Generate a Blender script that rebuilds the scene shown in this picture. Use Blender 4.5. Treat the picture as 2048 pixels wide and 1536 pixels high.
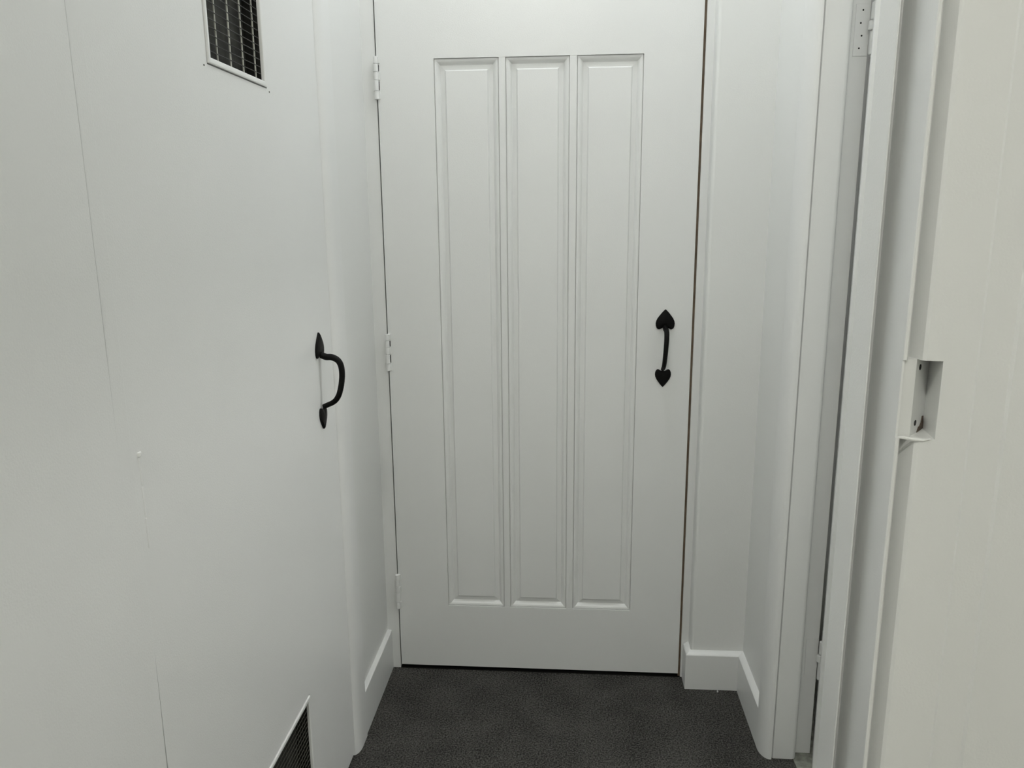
import bpy, bmesh, math, random
from mathutils import Vector, Matrix
random.seed(4)
for o in list(bpy.data.objects):
    bpy.data.objects.remove(o)
S = bpy.context.scene
COL = S.collection

# ------------------------------------------------------------------ camera
FPX, PITCH, YAW, ROLL, CAMH = 1560.4, .2122, -.0754, -.0085, 1.25
fw = Vector((math.sin(YAW) * math.cos(PITCH), math.cos(YAW) * math.cos(PITCH), -math.sin(PITCH)))
rt = Vector((math.cos(YAW), -math.sin(YAW), 0))
up = rt.cross(fw)
r2 = rt * math.cos(ROLL) + up * math.sin(ROLL)
u2 = up * math.cos(ROLL) - rt * math.sin(ROLL)
cam = bpy.data.cameras.new('camera')
cam.sensor_width = 36
cam.lens = 36 * FPX / 2048
cam.clip_start = .02
camo = bpy.data.objects.new('camera', cam)
COL.objects.link(camo)
M = Matrix((r2, u2, -fw)).transposed().to_4x4()
M.translation = Vector((0, 0, CAMH))
camo.matrix_world = M
S.camera = camo

# ------------------------------------------------------------------ world, lights, exposure
w = bpy.data.worlds.new('world')
S.world = w
w.use_nodes = True
w.node_tree.nodes['Background'].inputs[0].default_value = (0, 0, 0, 1)
S.view_settings.view_transform = 'Standard'
S.view_settings.look = 'None'
S.view_settings.gamma = 1
S.view_settings.use_curve_mapping = False
S.view_settings.exposure = 0.0

CORRIDOR_LAMP = (0.0, 1.62, 0, 10.0, (.94, .968, 1.0))      # x, y, unused, watts, colour
ROOM_LAMP = (-.25, -.65, 0, 27.0, (1.0, .985, .91))
SIDE_FILL = (1.3, 1.5, 0, 21.0, (1.0, .99, .97))  # added lamp without a known fitting, brightens the side room and doorway


# ------------------------------------------------------------------ materials
def mat(name, col, rough=.5, bump=0, bscale=300, var=0, vscale=3, spec=.5, metal=0, emit=None, estr=0):
    m = bpy.data.materials.new(name)
    m.use_nodes = True
    nt = m.node_tree
    b = nt.nodes['Principled BSDF']
    b.inputs['Base Color'].default_value = (*col, 1)
    b.inputs['Roughness'].default_value = rough
    b.inputs['Specular IOR Level'].default_value = spec
    b.inputs['Metallic'].default_value = metal
    tc = nt.nodes.new('ShaderNodeTexCoord')
    if bump:
        n = nt.nodes.new('ShaderNodeTexNoise')
        n.inputs['Scale'].default_value = bscale
        n.inputs['Detail'].default_value = 3
        nt.links.new(tc.outputs['Object'], n.inputs['Vector'])
        bp = nt.nodes.new('ShaderNodeBump')
        bp.inputs['Strength'].default_value = bump
        bp.inputs['Distance'].default_value = .001
        nt.links.new(n.outputs['Fac'], bp.inputs['Height'])
        nt.links.new(bp.outputs['Normal'], b.inputs['Normal'])
    if var:
        n2 = nt.nodes.new('ShaderNodeTexNoise')
        n2.inputs['Scale'].default_value = vscale
        n2.inputs['Detail'].default_value = 4
        nt.links.new(tc.outputs['Object'], n2.inputs['Vector'])
        cr = nt.nodes.new('ShaderNodeValToRGB')
        cr.color_ramp.elements[0].position = .3
        cr.color_ramp.elements[1].position = .7
        cr.color_ramp.elements[0].color = (*[c * (1 - var) for c in col], 1)
        cr.color_ramp.elements[1].color = (*[min(1, c * (1 + var)) for c in col], 1)
        nt.links.new(n2.outputs['Fac'], cr.inputs['Fac'])
        nt.links.new(cr.outputs['Color'], b.inputs['Base Color'])
    if emit:
        b.inputs['Emission Color'].default_value = (*emit, 1)
        b.inputs['Emission Strength'].default_value = estr
    return m


WALL = mat('white_wall_paint', (.85, .86, .84), .38, .22, 420, .012, 2.2)
GLOSS = mat('white_enamel_trim', (.85, .86, .845), .33, .20, 400, .012, 3)
CEIL = mat('ceiling_paint', (.86, .86, .85), .8)
BLACK = mat('black_iron', (.0022, .0022, .0020), .55, .5, 260, spec=.16)
BROWN = mat('raw_brown_timber', (.17, .125, .085), .8, .3, 200, .3, 30)
RUST = mat('exposed_timber_stain', (.10, .075, .055), .9, .3, 300, .5, 180)
DARK = mat('cavity_shade', (.012, .012, .010), .9)  # near-black colour stands in for shade in gaps and hollow spaces
HOLE = mat('screw_hole_shade', (.006, .006, .006), .9)  # dark discs stand for the shade inside screw holes
VENTBACK = mat('vent_void_shade', (.026, .026, .021), .85, .3, 200, .6, 40)  # dark mottled sheet in place of the shaded hollow behind the vent
FIN = mat('pale_vent_blade', (.62, .62, .56), .5, .2, 300, .25, 60)
WIRE = mat('dark_mesh_wire', (.018, .018, .015), .5)
WIRE2 = mat('grey_mesh_wire', (.065, .065, .052), .5)
PALE = mat('pale_bounce_floor', (.58, .56, .50), .5, .1, 100, .1, 8)  # unseen floor, colour chosen pale to bounce light onto low surfaces
VINYL = mat('grey_green_vinyl', (.28, .29, .25), .6, .2, 120, .35, 60)
CRUMB = mat('white_crumb', (.7, .7, .68), .7)
LAMPW = mat('lamp_plastic', (.8, .8, .78), .4)


def carpet_mat():
    m = bpy.data.materials.new('charcoal_carpet')
    m.use_nodes = True
    nt = m.node_tree
    b = nt.nodes['Principled BSDF']
    b.inputs['Roughness'].default_value = .95
    b.inputs['Specular IOR Level'].default_value = .15
    tc = nt.nodes.new('ShaderNodeTexCoord')

    def noise(s, d):
        n = nt.nodes.new('ShaderNodeTexNoise')
        n.inputs['Scale'].default_value = s
        n.inputs['Detail'].default_value = d
        nt.links.new(tc.outputs['Object'], n.inputs['Vector'])
        return n
    a, c, v = noise(260, 3), noise(9, 3), nt.nodes.new('ShaderNodeTexVoronoi')
    v.inputs['Scale'].default_value = 260
    nt.links.new(tc.outputs['Object'], v.inputs['Vector'])
    mx = nt.nodes.new('ShaderNodeMath')
    mx.operation = 'MULTIPLY_ADD'
    mx.inputs[1].default_value = .22
    nt.links.new(c.outputs['Fac'], mx.inputs[0])
    nt.links.new(a.outputs['Fac'], mx.inputs[2])
    cr = nt.nodes.new('ShaderNodeValToRGB')
    cr.color_ramp.elements[0].position = .47
    cr.color_ramp.elements[1].position = .80
    cr.color_ramp.elements[0].color = (.019, .0187, .0172, 1)
    cr.color_ramp.elements[1].color = (.125, .122, .112, 1)
    nt.links.new(mx.outputs[0], cr.inputs['Fac'])
    nt.links.new(cr.outputs['Color'], b.inputs['Base Color'])
    bp = nt.nodes.new('ShaderNodeBump')
    bp.inputs['Strength'].default_value = .9
    bp.inputs['Distance'].default_value = .003
    ad = nt.nodes.new('ShaderNodeMath')
    ad.operation = 'SUBTRACT'
    nt.links.new(a.outputs['Fac'], ad.inputs[0])
    nt.links.new(v.outputs['Distance'], ad.inputs[1])
    nt.links.new(ad.outputs[0], bp.inputs['Height'])
    nt.links.new(bp.outputs['Normal'], b.inputs['Normal'])
    return m


CARPET = carpet_mat()


# ------------------------------------------------------------------ helpers
def box(bm, a, b):
    vs = [bm.verts.new((x, y, z)) for x in (a[0], b[0]) for y in (a[1], b[1]) for z in (a[2], b[2])]
    for f in ((0, 1, 3, 2), (4, 6, 7, 5), (0, 4, 5, 1), (2, 3, 7, 6), (0, 2, 6, 4), (1, 5, 7, 3)):
        bm.faces.new([vs[i] for i in f])


def prism(bm, pts, z0, z1):
    """closed plan polygon extruded upwards"""
    lo = [bm.verts.new((x, y, z0)) for x, y in pts]
    hi = [bm.verts.new((x, y, z1)) for x, y in pts]
    n = len(pts)
    for i in range(n):
        j = (i + 1) % n
        bm.faces.new((lo[i], lo[j], hi[j], hi[i]))
    bm.faces.new(hi)
    bm.faces.new(lo[::-1])


def extrude_dir(bm, pts, d):
    """closed polygon of 3d points, extruded by the vector d"""
    a = [bm.verts.new(p) for p in pts]
    b = [bm.verts.new(Vector(p) + Vector(d)) for p in pts]
    n = len(pts)
    for i in range(n):
        j = (i + 1) % n
        bm.faces.new((a[i], a[j], b[j], b[i]))
    bm.faces.new(b)
    bm.faces.new(a[::-1])


def tube(bm, pts, rad, seg=14, squash=None):
    rings = []
    n = len(pts)
    P = [Vector(p) for p in pts]
    ref = None
    for i in range(n):
        t = (P[min(i + 1, n - 1)] - P[max(i - 1, 0)]).normalized()
        if ref is None:
            ref = Vector((0, 1, 0)) if abs(t.y) < .8 else Vector((1, 0, 0))
        a = (ref - t * ref.dot(t)).normalized()
        ref = a
        b = t.cross(a)
        r = rad[i] if isinstance(rad, (list, tuple)) else rad
        rings.append([bm.verts.new(P[i] + (a * math.cos(2 * math.pi * k / seg) + b * math.sin(2 * math.pi * k / seg)) * r) for k in range(seg)])
    for i in range(n - 1):
        for k in range(seg):
            l = (k + 1) % seg
            bm.faces.new((rings[i][k], rings[i][l], rings[i + 1][l], rings[i + 1][k]))
    bm.faces.new(rings[0][::-1])
    bm.faces.new(rings[-1])


def link(name, bm, m, parent=None, smooth=False, bevel=0, seg=2, sharp=38):
    bmesh.ops.remove_doubles(bm, verts=bm.verts, dist=1e-6)
    bmesh.ops.recalc_face_normals(bm, faces=bm.faces)
    me = bpy.data.meshes.new(name)
    bm.to_mesh(me)
    bm.free()
    for mm in (m if isinstance(m, (list, tuple)) else [m]):
        me.materials.append(mm)
    o = bpy.data.objects.new(name, me)
    COL.objects.link(o)
    if parent:
        o.parent = parent
    if smooth:
        for p in me.polygons:
            p.use_smooth = True
        me.set_sharp_from_angle(angle=math.radians(sharp))
        wn = o.modifiers.new('face_weighted', 'WEIGHTED_NORMAL')
        wn.keep_sharp = True
    if bevel:
        md = o.modifiers.new('soft_edge', 'BEVEL')
        md.width = bevel
        md.segments = seg
        md.limit_method = 'ANGLE'
        md.angle_limit = math.radians(40)
    return o


def BM():
    return bmesh.new()


def tag(o, label, cat, kind=None, group=None):
    o['label'] = label
    o['category'] = cat
    if kind:
        o['kind'] = kind
    if group:
        o['group'] = group
    return o


def empty(name, loc):
    o = bpy.data.objects.new(name, None)
    o.location = loc
    o.empty_display_size = .05
    COL.objects.link(o)
    return o


def boxes(name, items, m, parent=None, bevel=0):
    b = BM()
    for a, c in items:
        box(b, a, c)
    return link(name, b, m, parent, bevel=bevel)


CEILZ = 2.70
DY = 1.9636            # face of the far door
XL, XR = -.5045, .467   # corridor walls
NIB = 1.925            # face of the short wall right of the far door

# ------------------------------------------------------------------ floor, ceiling, walls
b = BM()
box(b, (XL - .02, .5, -.05), (.529, DY + .0015, 0))
tag(link('floor', b, CARPET), 'charcoal grey low pile carpet between the white walls', 'floor', 'structure')
b = BM()
box(b, (-.6, -2.3, -.05), (1.7, .5, 0))
box(b, (.529, .5, -.05), (1.7, .79, 0))
tag(link('floor', b, PALE), 'unseen floor in front of the passage, made pale to bounce light', 'floor', 'structure')
b = BM()
box(b, (.529, .791, -.05), (2.0, 2.75, -.001))
tag(link('floor', b, VINYL), 'mottled grey green floor glimpsed through the doorway on the right', 'floor', 'structure')
b = BM()
box(b, (-1.7, -2.3, CEILZ), (2.1, 2.9, CEILZ + .05))
tag(link('ceiling', b, CEIL), 'white ceiling above the passage', 'ceiling', 'structure')

# far wall: above and around the far door
boxes_back = [((XL - .1, DY + .002, 2.05), (XR + .1, 2.10, CEILZ)),
              ((.3365, NIB, 0), (XR + .06, 2.10, 2.05)),
              ((.3365, NIB, 2.05), (XR + .06, DY + .01, CEILZ))]
b = BM()
box(b, *boxes_back[0])
nib = [(.3290, 2.06), (.3290, NIB + .012), (.3300, NIB + .006), (.3325, NIB + .002), (.3370, NIB), (XR + .06, NIB), (XR + .06, 2.06)]
prism(b, nib, 0, CEILZ)
tag(link('wall_back', b, WALL, smooth=True), 'narrow white wall beside and above the three panel door', 'wall', 'structure')

# left wall with the opening for the vented door
b = BM()
LY0, LY1, LTOP = .830, 1.592, 2.045
box(b, (XL - .10, LY1 + .012, 0), (XL, 2.10, CEILZ))
box(b, (XL - .10, .7976, LTOP), (XL, LY1 + .012, CEILZ))
tag(link('wall_left', b, WALL), 'white wall on the left around the vented door', 'wall', 'structure')
# cupboard behind the left door, its shade put into near-black walls
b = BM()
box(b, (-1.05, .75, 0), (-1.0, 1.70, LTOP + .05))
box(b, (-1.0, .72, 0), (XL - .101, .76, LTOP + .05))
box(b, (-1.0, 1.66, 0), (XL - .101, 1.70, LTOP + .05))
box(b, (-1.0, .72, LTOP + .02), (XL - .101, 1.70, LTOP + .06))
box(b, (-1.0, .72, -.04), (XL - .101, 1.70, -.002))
tag(link('wall_cupboard', b, DARK), 'inside of the cupboard behind the vents, coloured near-black as shade', 'wall', 'structure')
# space behind the far door, coloured near-black to stand for darkness
b = BM()
box(b, (-.56, 2.60, 0), (.56, 2.64, 2.1))
box(b, (-.60, 2.101, 0), (-.56, 2.64, 2.1))
box(b, (.56, 2.101, 0), (.60, 2.64, 2.1))
box(b, (-.6, 2.101, 2.06), (.6, 2.64, 2.1))
box(b, (-.6, DY + .0016, -.05), (.6, 2.64, -.006))
tag(link('wall_closet', b, DARK), 'space behind the three panel door, coloured near-black as shade', 'wall', 'structure')

# right wall: far piece, header, near piece
RD0, RD1 = .93, 1.69
b = BM()
box(b, (XR, 1.676, 0), (.566, NIB + .05, CEILZ))
box(b, (XR, RD0 - .03, 2.06), (.566, 1.676, CEILZ))
box(b, (XR, .895, 0), (.566, RD0, CEILZ))
tag(link('wall_right', b, WALL), 'white strip of wall right of the inner corner', 'wall', 'structure')
# room on the right
b = BM()
box(b, (2.0, .80, 0), (2.05, 2.80, CEILZ))
box(b, (.568, 2.75, 0), (2.0, 2.80, CEILZ))
box(b, (1.76, .80, 0), (2.0, .88, CEILZ))
tag(link('wall_side_room', b, WALL), 'white walls of the room through the right doorway', 'wall', 'structure')
# the room the picture is taken from
b = BM()
box(b, (.49, .781, 0), (1.7, .895, CEILZ))
box(b, (-.60, -2.3, 0), (-.4990, -.30, CEILZ))
box(b, (1.70, -2.3, 0), (1.75, .895, CEILZ))
box(b, (-.60, -2.35, 0), (1.75, -2.3, CEILZ))
tag(link('wall_near', b, WALL), 'white walls of the room in front of the passage', 'wall', 'structure')

# ------------------------------------------------------------------ skirting boards
def sweep(name, path, prof, m):
    """profile (offset towards the corridor, height) swept along a plan path; the corridor lies to the right-hand side"""
    b = BM()
    n = len(path)
    nrm = []
    for i in range(n - 1):
        d = Vector((path[i + 1][0] - path[i][0], path[i + 1][1] - path[i][1])).normalized()
        nrm.append(Vector((d.y, -d.x)))
    rings = []
    for i in range(n):
        if i == 0:
            mt = nrm[0]
        elif i == n - 1:
            mt = nrm[-1]
        else:
            s = nrm[i - 1] + nrm[i]
            mt = s / (1 + nrm[i - 1].dot(nrm[i]))
        rings.append([b.verts.new((path[i][0] + mt.x * o, path[i][1] + mt.y * o, z)) for o, z in prof])
    k = len(prof)
    for i in range(n - 1):
        for j in range(k):
            l = (j + 1) % k
            b.faces.new((rings[i][j], rings[i][l], rings[i + 1][l], rings[i + 1][j]))
    b.faces.new(rings[0])
    b.faces.new(rings[-1][::-1])
    return link(name, b, m, smooth=True)


def skirt_prof(t, h, rise):
    return [(0, 0), (t, 0), (t, h - .0025), (t - .0007, h - .0008), (t - .0025, h + .0004), (.002, h + rise), (0, h + rise)]


o = sweep('baseboard_left', [(XL, 1.669), (XL, DY + .0035)], skirt_prof(.0120, .1150, .002), GLOSS)
tag(o, 'short white skirting board on the left wall beside the door', 'skirting board', 'structure')
o = sweep('baseboard_right', [(.3290, DY + .003), (.3290, NIB), (XR, NIB), (XR, 1.685)][::1], [(p[0], p[1]) for p in skirt_prof(.0143, .1015, .0075)], GLOSS)
tag(o, 'white skirting board wrapping the corner right of the door', 'skirting board', 'structure')

# ------------------------------------------------------------------ frame of the far door
DL, DR = -.4678, .3036
b = BM()
FY = DY + .0035
box(b, (XL - .05, FY, 0), (DL - .0034, 2.06, 2.05))
box(b, (DR + .0066, FY, 0), (.345, 2.06, 2.05))
box(b, (DL - .0034, FY, 2.016), (DR + .0066, 2.06, 2.05))
tr = link('trim_1', b, GLOSS)
tag(tr, 'narrow white frame around the three panel door', 'door frame', 'structure')
b = BM()
box(b, (DR + .0007, DY + .0085, 0), (DR + .0068, 2.055, 2.016))
o = link('rebate', b, BROWN, tr)
o['label'] = 'unpainted brown timber rebate'
b = BM()
box(b, (DL - .0036, DY + .043, 0), (DL + .012, 2.055, 2.016))
box(b, (DL, DY + .043, 2.0), (DR, 2.055, 2.018))
o = link('rebate', b, DARK, tr)  # coloured near-black so the gap beside the door looks shaded


# ------------------------------------------------------------------ ironmongery
def heart_pts(wd, h, n=40):
    """spade outline, tip at +h*0.62, lobes below; local u right, v up"""
    k = [(0, 1.0), (.13, .93), (.34, .78), (.58, .58), (.82, .36), (.96, .16), (1.0, -.02), (.97, -.2), (.88, -.34), (.74, -.42),
         (.56, -.42), (.40, -.36), (.26, -.31), (.12, -.29), (0, -.28)]
    pts = [(x * wd / 2, y * h / 1.42) for x, y in k]
    return pts + [(-x, y) for x, y in pts[-2:0:-1]]


def make_handle(parent, origin, right, out):
    """pull handle; origin at the middle, right = plan direction along the door, out = away from the door"""
    R, O, U = Vector(right), Vector(out), Vector((0, 0, 1))
    org = Vector(origin)

    def at(u, v, d):
        return org + R * u + U * v + O * d
    # grip
    path = [(-.001, .062, .004), (-.001, .058, .014), (-.0008, .0575, .025), (-.0010, .053, .0355), (-.0014, .046, .0415), (-.0018, .036, .0445),
            (-.0024, .022, .0452), (-.0030, .006, .0435), (-.0036, -.008, .0405), (-.0040, -.020, .0365), (-.0042, -.030, .030), (-.0042, -.036, .022),
            (-.0040, -.040, .013), (-.0038, -.044, .004)]
    P = [at(*p) for p in path]
    # smooth the path
    Q = []
    for i in range(len(P) - 1):
        p0, p1, p2, p3 = P[max(i - 1, 0)], P[i], P[i + 1], P[min(i + 2, len(P) - 1)]
        for k in range(4):
            t = k / 4
            Q.append(.5 * ((2 * p1) + (p2 - p0) * t + (2 * p0 - 5 * p1 + 4 * p2 - p3) * t * t + (3 * p1 - p0 - 3 * p2 + p3) * t ** 3))
    Q.append(P[-1])
    n = len(Q)
    rad = [.0067 - .0016 * (i / (n - 1)) for i in range(n)]
    b = BM()
    tube(b, Q, rad, 14)
    g = link('door_handle', b, BLACK, parent, smooth=True)
    g['label'] = 'black iron pull handle with spade shaped ends'
    for tip, wd, h, cu, cv in ((1, .047, .050, -.0015, .0722), (-1, .040, .0455, -.003, -.0585)):
        b = BM()
        pts = heart_pts(wd, h)
        base = [at(cu + x, cv + tip * y, .0) for x, y in pts]
        mid = [at(cu + x, cv + tip * y, .0028) for x, y in pts]
        top = [at(cu + x * .82, cv + tip * (y * .84 + .002), .0052) for x, y in pts]
        rings = [[b.verts.new(p) for p in r] for r in (base, mid, top)]
        m = len(pts)
        for q in range(2):
            for i in range(m):
                j = (i + 1) % m
                b.faces.new((rings[q][i], rings[q][j], rings[q + 1][j], rings[q + 1][i]))
        cen = b.verts.new(at(cu, cv + tip * .006, .0066))
        for i in range(m):
            b.faces.new((rings[2][i], rings[2][(i + 1) % m], cen))
        b.faces.new(rings[0][::-1])
        pl = link('mounting_plate', b, BLACK, g, smooth=True)
        # screw heads
    return g


def cyl(bm, p, axis, r, seg=12):
    """short cylinder from point p along vector axis"""
    tube(bm, [Vector(p), Vector(p) + Vector(axis)], r, seg)


# ------------------------------------------------------------------ far door (three raised panels)
ZB, ZT = .0125, 2.012
PT, PB = 1.6188, .1972
PX = [(-.3297, -.1737), (-.1577, -.0050), (.0122, .1683)]
TH = .038
d1 = empty('door_1', (DL, DY, 0))
tag(d1, 'closed white door with three tall raised panels and a black pull handle', 'door', 'structure')
inv1 = Matrix.Translation(-Vector((DL, DY, 0)))


def to_local(o, root):
    """objects are built in world space; rest them under a root at its own place"""
    o.data.transform(Matrix.Translation(-root.location))


def part(name, bm, m, root, **k):
    o = link(name, bm, m, None, **k)
    o.data.transform(Matrix.Translation(-root.location))
    o.parent = root
    return o


def frame_face(b, x0, x1, z0, z1, y0=DY, y1=DY + TH):
    box(b, (x0, y0, z0), (x1, y1, z1))


b = BM()
xs = [DL, PX[0][0], PX[2][1], DR]
frame_face(b, DL, PX[0][0], ZB, ZT)
part('stile', b, GLOSS, d1)
b = BM()
frame_face(b, PX[2][1], DR, ZB, ZT)
part('stile', b, GLOSS, d1)
b = BM()
frame_face(b, PX[0][0], PX[2][1], PT, ZT)
part('top_rail', b, GLOSS, d1)
b = BM()
frame_face(b, PX[0][0], PX[2][1], ZB, PB)
part('bottom_rail', b, GLOSS, d1)
for i in (0, 1):
    b = BM()
    frame_face(b, PX[i][1], PX[i + 1][0], PB, PT, DY + .0006)
    part('muntin', b, GLOSS, d1)
for x0, x1 in PX:
    b = BM()
    # rings: (inset, depth)
    steps = [(.0, .0), (.0002, .0060), (.0014, .0060), (.0017, .0026), (.0040, .0029), (.0070, .0038), (.0100, .0058), (.0125, .0085), (.0142, .0108),
             (.0150, .0110), (.0255, .0086), (.0283, .0046), (.0290, .0044)]
    rings = []
    for s, d in steps:
        rings.append([b.verts.new((x, DY + d, z)) for x, z in ((x0 + s, PB + s), (x1 - s, PB + s), (x1 - s, PT - s), (x0 + s, PT - s))])
    for q in range(len(rings) - 1):
        for i in range(4):
            j = (i + 1) % 4
            b.faces.new((rings[q][i], rings[q][j], rings[q + 1][j], rings[q + 1][i]))
    b.faces.new(rings[-1])
    part('raised_panel', b, GLOSS, d1)


def hinge_far(zt, zb, shade_strip=0):
    """painted butt hinge on the far door: five knuckles"""
    cx, cy, r = -.4692, DY - .0045, .0056
    n = 5
    cuts = [0, .17, .36, .55, .80, 1.0]
    b = BM()
    # leaf tabs folded under the paint: frame side and door side
    H = zt - zb
    for k in range(n):
        a, c = zt - H * cuts[k], zt - H * cuts[k + 1]
        if k % 2 == 0:
            box(b, (cx, cy + .001, c + .0008), (cx + .0085, DY + .001, a - .0008))
        else:
            box(b, (cx - .0085, cy + .001, c + .0008), (cx, DY + .0045, a - .0008))
    h = part('hinge', b, GLOSS, d1, bevel=.0008)
    for k in range(n):
        a, c = zt - H * cuts[k], zt - H * cuts[k + 1]
        b = BM()
        tube(b, [(cx, cy, a - .0002), (cx, cy, a - .0009), (cx, cy, c + .0009), (cx, cy, c + .0002)], [r - .0008, r, r, r - .0008], 14)
        o = link('knuckle', b, GLOSS, None, smooth=True)
        o.data.transform(Matrix.Translation(-d1.location))
        o.parent = h
        if k % 2 and shade_strip:
            b = BM()
            box(b, (cx + .0048, DY - .0007, c + .002), (cx + .0056 + shade_strip, DY + .0005, a - .002))  # raised dark strip painted as the shade between knuckle and door
            o = link('shade_strip', b, DARK, None)
            o.data.transform(Matrix.Translation(-d1.location))
            o.parent = h
    return h


hinge_far(1.6255, 1.5275, .0009)
hinge_far(.9555, .8590, .0014)
hinge_far(.2880, .1865)
hd = make_handle(None, (.2388, DY, .9120), (1, 0, 0), (0, -1, 0))
for q in [hd] + list(hd.children):
    q.data.transform(Matrix.Translation(-d1.location))
hd.parent = d1

# ------------------------------------------------------------------ left door with two vents
LX = -.5010
d2 = empty('door_2', (LX, LY0, 0))
tag(d2, 'flat white cupboard door on the left with two mesh vents and a black pull handle', 'door', 'structure')
VY0, VY1 = 1.1075, 1.3265
VU = (1.4570, 1.6760)
VL = (.1330, .3440)
b = BM()
ys = [LY0 - .0055, VY0 + .001, VY1 - .001, LY1 + .0012]
zs = [.012, VL[0] + .001, VL[1] - .001, VU[0] + .001, VU[1] - .001, 2.035]
for i in range(3):
    for j in range(5):
        if i == 1 and j in (1, 3):
            continue
        box(b, (LX - .038, ys[i], zs[j]), (LX, ys[i + 1], zs[j + 1]))
# drop the inner faces between neighbouring cells
bmesh.ops.remove_doubles(b, verts=b.verts, dist=1e-6)
seen = {}
for f in list(b.faces):
    key = tuple(sorted(v.index for v in f.verts)) if False else tuple(round(c, 5) for c in f.calc_center_median())
    seen.setdefault(key, []).append(f)
bmesh.ops.delete(b, geom=[f for fs in seen.values() if len(fs) > 1 for f in fs], context='FACES')
part('door_slab', b, GLOSS, d2)


def vent(z0, z1, fins):
    fw_, pr = .0088, .0026
    b = BM()
    # frame: a slightly uneven painted bead around the opening
    g = .0028
    a0, a1, c0, c1 = VY0 + g, VY1 - g, z0 + g, z1 - g
    prof = [(0, -.008), (0, pr - .0012), (.0010, pr - .0003), (.0022, pr), (fw_ - .002, pr - .0004), (fw_ - .0006, pr - .0012), (fw_, 0), (fw_, -.0035)]
    rings = []
    for s, d in prof:
        rings.append([b.verts.new((LX + d, y, z)) for y, z in ((a0 + s, c0 + s), (a1 - s, c0 + s), (a1 - s, c1 - s), (a0 + s, c1 - s))])
    for q in range(len(rings) - 1):
        for i in range(4):
            j = (i + 1) % 4
            b.faces.new((rings[q][i], rings[q][j], rings[q + 1][j], rings[q + 1][i]))
    v = part('vent', b, GLOSS, d2, smooth=True)
    v['label'] = 'vent opening with white beaded frame and dark mesh'
    i0, i1, k0, k1 = a0 + fw_, a1 - fw_, c0 + fw_, c1 - fw_

    def sub(name, bm, m, **k):
        o = link(name, bm, m, None, **k)
        o.data.transform(Matrix.Translation(-d2.location))
        o.parent = v
        return o
    # strips coloured as shade behind the frame gap; dark sheet stands for the void
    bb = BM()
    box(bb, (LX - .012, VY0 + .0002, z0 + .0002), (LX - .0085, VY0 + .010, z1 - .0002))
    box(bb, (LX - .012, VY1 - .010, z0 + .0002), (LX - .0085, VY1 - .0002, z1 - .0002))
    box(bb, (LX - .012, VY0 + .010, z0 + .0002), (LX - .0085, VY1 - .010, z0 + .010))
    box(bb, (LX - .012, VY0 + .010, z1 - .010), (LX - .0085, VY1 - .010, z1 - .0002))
    sub('gap_shade', bb, DARK)
    bb = BM()
    box(bb, (LX - .034, i0 - .002, k0 - .002), (LX - .028, i1 + .002, k1 + .002))
    sub('backing', bb, VENTBACK)
    bb = BM()
    for y0_, y1_, z0_, z1_ in ((i0 - .002, i0, k0, k1), (i1, i1 + .002, k0, k1), (i0 - .002, i1 + .002, k0 - .002, k0), (i0 - .002, i1 + .002, k1, k1 + .002)):
        box(bb, (LX - .028, y0_, z0_), (LX - .0037, y1_, z1_))
    sub('reveal', bb, WIRE)
    if fins:
        for fy in fins:
            bb = BM()
            box(bb, (LX - .0085, fy - .0012, k0), (LX - .0062, fy + .0012, k1))
            sub('blade', bb, FIN, bevel=.0006)
    # welded mesh
    n = 18
    st = (k1 - k0) / n
    hw = BM()
    tube(hw, [(LX - .0042, i0, 0), (LX - .0042, i1, 0)], .0007, 6)
    wm = None
    for k in range(1, n):
        if wm is None:
            wm = sub('wire', hw, WIRE if fins else WIRE2, smooth=True)
            o = wm
        else:
            o = wm.copy()
            COL.objects.link(o)
            o.parent = v
        o.location.z = k0 + st * k + random.uniform(-.0006, .0006)
    hv = BM()
    tube(hv, [(LX - .0050, 0, k0), (LX - .0050, 0, k1)], .0005, 6)
    wm = None
    n2 = 1 if fins else 16
    for k in range(1, n2):
        if wm is None:
            wm = link('wire', hv, WIRE if fins else WIRE2, None, smooth=True)
            wm.data.transform(Matrix.Translation(-Vector((LX, LY0, 0))))
            wm.parent = v
            o = wm
        else:
            o = wm.copy()
            COL.objects.link(o)
            o.parent = v
        o.location.y = i0 + (i1 - i0) * k / n2
    return v


vent(VU[0], VU[1], [1.1610, 1.2068, 1.2527, 1.3010])
vent(VL[0], VL[1], None)
for y, z in ((1.0985, 1.4548), (1.3350, 1.4545)):
    b = BM()
    cyl(b, (LX - .001, y, z), (.0016, 0, 0), .0014, 8)
    part('nail_head', b, WIRE2, d2)
hd = make_handle(None, (LX, 1.5085, .9190), (0, 1, 0), (1, 0, 0))
for q in [hd] + list(hd.children):
    q.data.transform(Matrix.Translation(-d2.location))
hd.parent = d2
# hinge of the left door, seen almost end on
b = BM()
HX, HY = LX - .0016, .8385
tube(b, [(HX - .002, HY, .8660), (HX - .002, HY, .9785)], .0034, 12)
hg = part('hinge', b, GLOSS, d2, smooth=True)
hg['label'] = 'painted hinge barrel'
for z0, z1, r in ((.9790, .9842, .0036), (.9435, .9775, .0038), (.9045, .9415, .0038), (.8650, .9025, .0038)):
    HX = LX - (.0004 if z0 > .97 else .0030)
    b = BM()
    tube(b, [(HX, HY, z0), (HX, HY, z0 + .0008), (HX, HY, z1 - .0008), (HX, HY, z1)], [r - .0006, r, r, r - .0006], 12)
    o = link('knuckle', b, GLOSS, None, smooth=True)
    o.data.transform(Matrix.Translation(-d2.location))
    o.parent = hg

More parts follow.
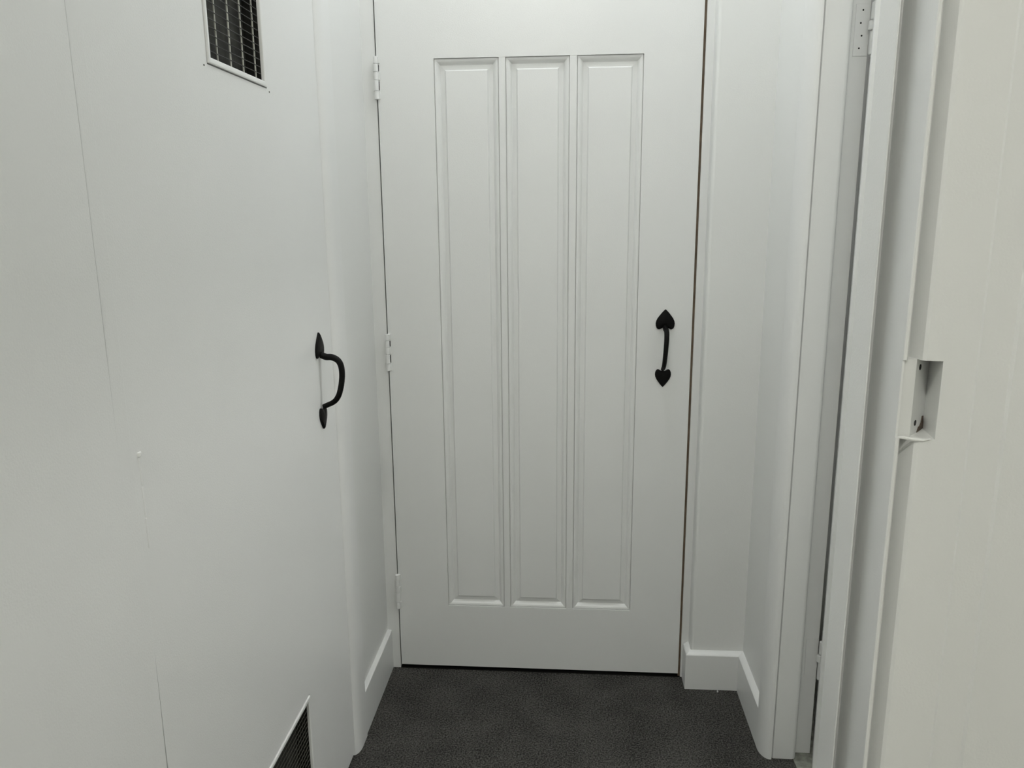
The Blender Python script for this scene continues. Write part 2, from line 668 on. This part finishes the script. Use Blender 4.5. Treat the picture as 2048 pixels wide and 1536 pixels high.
# ------------------------------------------------------------------ trims on the left
def bull(y_flat, y_end, x_wall, x_face, x_low, sgn):
    """plan outline of an architrave: square back edge, round nose towards the opening at y_end"""
    R = abs(y_flat - y_end)
    pts = [(x_wall, y_flat)]
    return pts


b = BM()
a = [(XL - .002, 1.669), (-.4915, 1.669), (-.4905, 1.667)]
for k in range(9):
    t = k / 8 * math.pi / 2
    a.append((-.5055 + .0150 * math.cos(t), 1.628 - .034 * math.sin(t)))
a += [(XL - .002, 1.594)]
prism(b, a[::-1], 0, 2.045 + .075)
box(b, (XL - .002, .79, 2.047), (-.4905, 1.66, 2.12))
tag(link('trim_2', b, GLOSS, smooth=True), 'rounded white architrave strip between the vented door and the skirting', 'architrave', 'structure')
b = BM()
ye = LY0 - .0058
extrude_dir(b, [(-.5004, .7973, 0), (-.5004, ye - .0045, 0), (-.5004, ye - .0042, .42), (-.5004, ye, .76), (-.5004, ye, 2.045), (-.5004, .7984, 2.045), (-.5004, .7984, 1.12), (-.5004, .7973, .97)], (-.09, 0, 0))
box(b, (XL - .0004, LY0 - .006, 2.036), (-.4995, 1.594, 2.047))
tag(link('trim_3', b, GLOSS, bevel=.0006), 'thin white frame strip along the hinge side of the vented door', 'door frame', 'structure')
b = BM()
prism(b, [(-.62, .7972), (-.5000, .7972), (-.4996, .7967), (-.4996, -.3), (-.62, -.3)], 0, CEILZ)
tag(link('trim_4', b, GLOSS, smooth=True), 'white lining board at the far left edge', 'door lining', 'structure')

# ------------------------------------------------------------------ trims of the right doorway
b = BM()
a = [(XR + .002, 1.690), (.4535, 1.690), (.4525, 1.688)]
for k in range(11):
    t = k / 10 * math.pi / 2
    a.append((.4755 - .0230 * math.cos(t), 1.682 - .041 * math.sin(t)))
a += [(.4778, 1.6412), (.4778, 1.690)]
prism(b, a, 0, 2.10)
box(b, (.4525, .90, 2.04), (XR, 1.69, 2.10))
tag(link('trim_5', b, GLOSS, smooth=True), 'rounded white architrave strip of the right doorway', 'architrave', 'structure')
b = BM()
a = [(.4792, 1.70), (.4792, 1.6495), (.4822, 1.6455), (.5255, 1.6455), (.5310, 1.6475), (.5345, 1.652), (.5360, 1.660), (.5365, 1.6695), (.5735, 1.6695), (.5735, 1.70)]
prism(b, a[::-1], 0, 2.04)
box(b, (.4792, .945, 2.02), (.5735, 1.6455, 2.04))
tag(link('trim_6', b, GLOSS, smooth=True), 'white door lining with stop and rebate at the right doorway', 'door lining', 'structure')

# ------------------------------------------------------------------ open door on the right (folded back into its room)
al = math.radians(162)
dd = Vector((math.sin(al), -math.cos(al), 0))
nn = Vector((dd.y, -dd.x, 0))
c0 = Vector((.5537, 1.588, 0))
d3 = empty('door_3', c0)
tag(d3, 'edge of the white door standing open in the right doorway', 'door', 'structure')
b = BM()
wd = .0415
pl = [c0, c0 + nn * wd, c0 + nn * wd + dd * .70, c0 + dd * .70]
prism(b, [(p.x, p.y) for p in pl], .010, 2.0)
part('door_slab', b, GLOSS, d3, bevel=.0015)


def hinge_side(zt, zb, holes):
    b = BM()
    box(b, (.5460, 1.6680, zb), (.5735, 1.6702, zt))
    h = part('hinge', b, GLOSS, d3, bevel=.0006)
    h['label'] = 'painted hinge leaf screwed to the rebate'

    def sub(name, bm, m, **k):
        o = link(name, bm, m, None, **k)
        o.data.transform(Matrix.Translation(-d3.location))
        o.parent = h
        return o
    H = zt - zb
    for a, c, dx in ((0, .33, .0), (.35, .53, -.004), (.54, 1.0, .0)):
        bm = BM()
        p = (.5775 + dx, 1.6570)
        tube(bm, [(p[0], p[1], zt - H * a), (p[0], p[1], zt - H * a - .001), (p[0], p[1], zt - H * c + .001), (p[0], p[1], zt - H * c)], [.005, .0062, .0062, .005], 14)
        sub('knuckle', bm, GLOSS, smooth=True)
    # second leaf reaching to the door edge
    bm = BM()
    q = c0 + dd * .006
    extrude_dir(bm, [(.5775, 1.6555, zb + .004), (.5775, 1.6585, zb + .004), (q.x + .003, q.y + .0015, zb + .004), (q.x + .003, q.y - .0015, zb + .004)], (0, 0, H * .42))
    sub('door_leaf', bm, GLOSS)
    for x, z in holes:
        bm = BM()
        cyl(bm, (x, 1.6679, z), (0, .0015, 0), .0017, 10)
        o = sub('screw_hole', bm, HOLE)
    return h


hinge_side(1.6440, 1.5490, [(.5595, 1.6325), (.5567, 1.6092), (.5600, 1.5861), (.5568, 1.5634)])
hinge_side(.2980, .2030, [])

# ------------------------------------------------------------------ door lining close to the viewer on the right, with the empty strike recess
prof = [(.3295, .9300), (.3295, .8780), (.3300, .8770), (.3308, .8770), (.3312, .8776), (.3312, .9090), (.3452, .9090), (.3452, .8790), (.3446, .8770), (.3336, .7965), (.3322, .7950), (.3322, .7936), (.3332, .7926), (.3352, .7924), (.3360, .7932),  # thin lip and groove at the far end, shaped to darken that band
        (.3362, .8010), (.3378, .8120), (.3445, .8120), (.3475, .8010), (.3500, .7920), (.3530, .7895), (.3580, .7885)]
face = [(.3990, .7860), (.4004, .7846), (.4300, .7842), (.4325, .7815), (.50, .7800)]
back = [(.50, .9300)]
Z0, Z1 = 1.0255, 1.1060          # recess between these heights
b = BM()
prism(b, (prof + face + back), 0, Z0)
prism(b, (prof + face + back), Z1, CEILZ)
mort = prof[:10] + [(.3322, .7950)] + [(.3340, .7940), (.3350, .7965), (.3478, .7985), (.3490, .8000), (.3740, .8300), (.3715, .8100), (.3684, .7880)] + face
prism(b, mort + back, Z0, Z1)
t7 = link('trim_7', b, GLOSS, smooth=True, sharp=22)
tag(t7, 'moulded white door lining at the right edge with an empty strike recess', 'door lining', 'structure')
for p, r in (((.3553, .8080, 1.0962), .0031), ((.3566, .8095, 1.0372), .0031)):
    bm = BM()
    cyl(bm, p, (.00046, -.00038, 0), r, 12)
    o = link('screw_hole', bm, HOLE, t7)
bm = BM()
pts = [(.000, .000), (.012, .0005), (.0195, .001), (.0192, .008), (.0170, .0150), (.0130, .015), (.0115, .0085), (.008, .0055), (.004, .0048)]
extrude_dir(bm, [(.3610 + u * .64, .8142 + u * .768, Z0 + v) for u, v in pts], (.0005, -.0004, 0))
o = link('exposed_timber', bm, RUST, t7)
o['label'] = 'brown patch of bare timber in the recess'
bm = BM()
tube(bm, [(.3338, .7935, Z0 + .0004), (.3400, .7925, Z0 + .0004), (.3480, .7905, Z0 - .0006), (.3570, .7885, Z0 - .0010), (.3640, .7878, Z0 + .0006)], [.0010, .0016, .0018, .0016, .0008], 8)
o = link('paint_ridge', bm, GLOSS, t7, smooth=True)

# ------------------------------------------------------------------ small things
bm = BM()
bmesh.ops.create_icosphere(bm, subdivisions=2, radius=.0022)
for v in bm.verts:
    v.co *= 1 + random.uniform(-.3, .3)
    v.co.z *= 1.4
o = link('crumb', bm, CRUMB)
o.location = (.4008, 1.9010, .0024)
tag(o, 'tiny white crumb on the carpet by the skirting', 'crumb')


# ------------------------------------------------------------------ ceiling lamps
def lamp(x, y, z, watts, col, label, r=.10):
    root = empty('ceiling_lamp', (x, y, CEILZ))
    tag(root, label, 'lamp')
    bm = BM()
    tube(bm, [(0, 0, 0), (0, 0, -.012), (0, 0, -.018)], [r + .02, r + .02, r + .012], 32)
    o = link('base', bm, LAMPW, root, smooth=True)
    bm = BM()
    rr = [r * math.cos(t * math.pi / 16) for t in range(8)]
    zz = [-.018 - .07 * math.sin(t * math.pi / 16) for t in range(8)]
    tube(bm, [(0, 0, q) for q in zz], rr, 32)
    area = 2 * math.pi * r * .09
    m = mat('lamp_glow', (.8, .8, .8), .5, emit=col, estr=watts / (math.pi * area))
    o = link('diffuser', bm, m, root, smooth=True)


lamp(*CORRIDOR_LAMP, 'round ceiling lamp above the passage')
lamp(*ROOM_LAMP, 'round ceiling lamp in the room in front of the passage')
lamp(*SIDE_FILL, 'added unseen lamp brightening the room on the right')
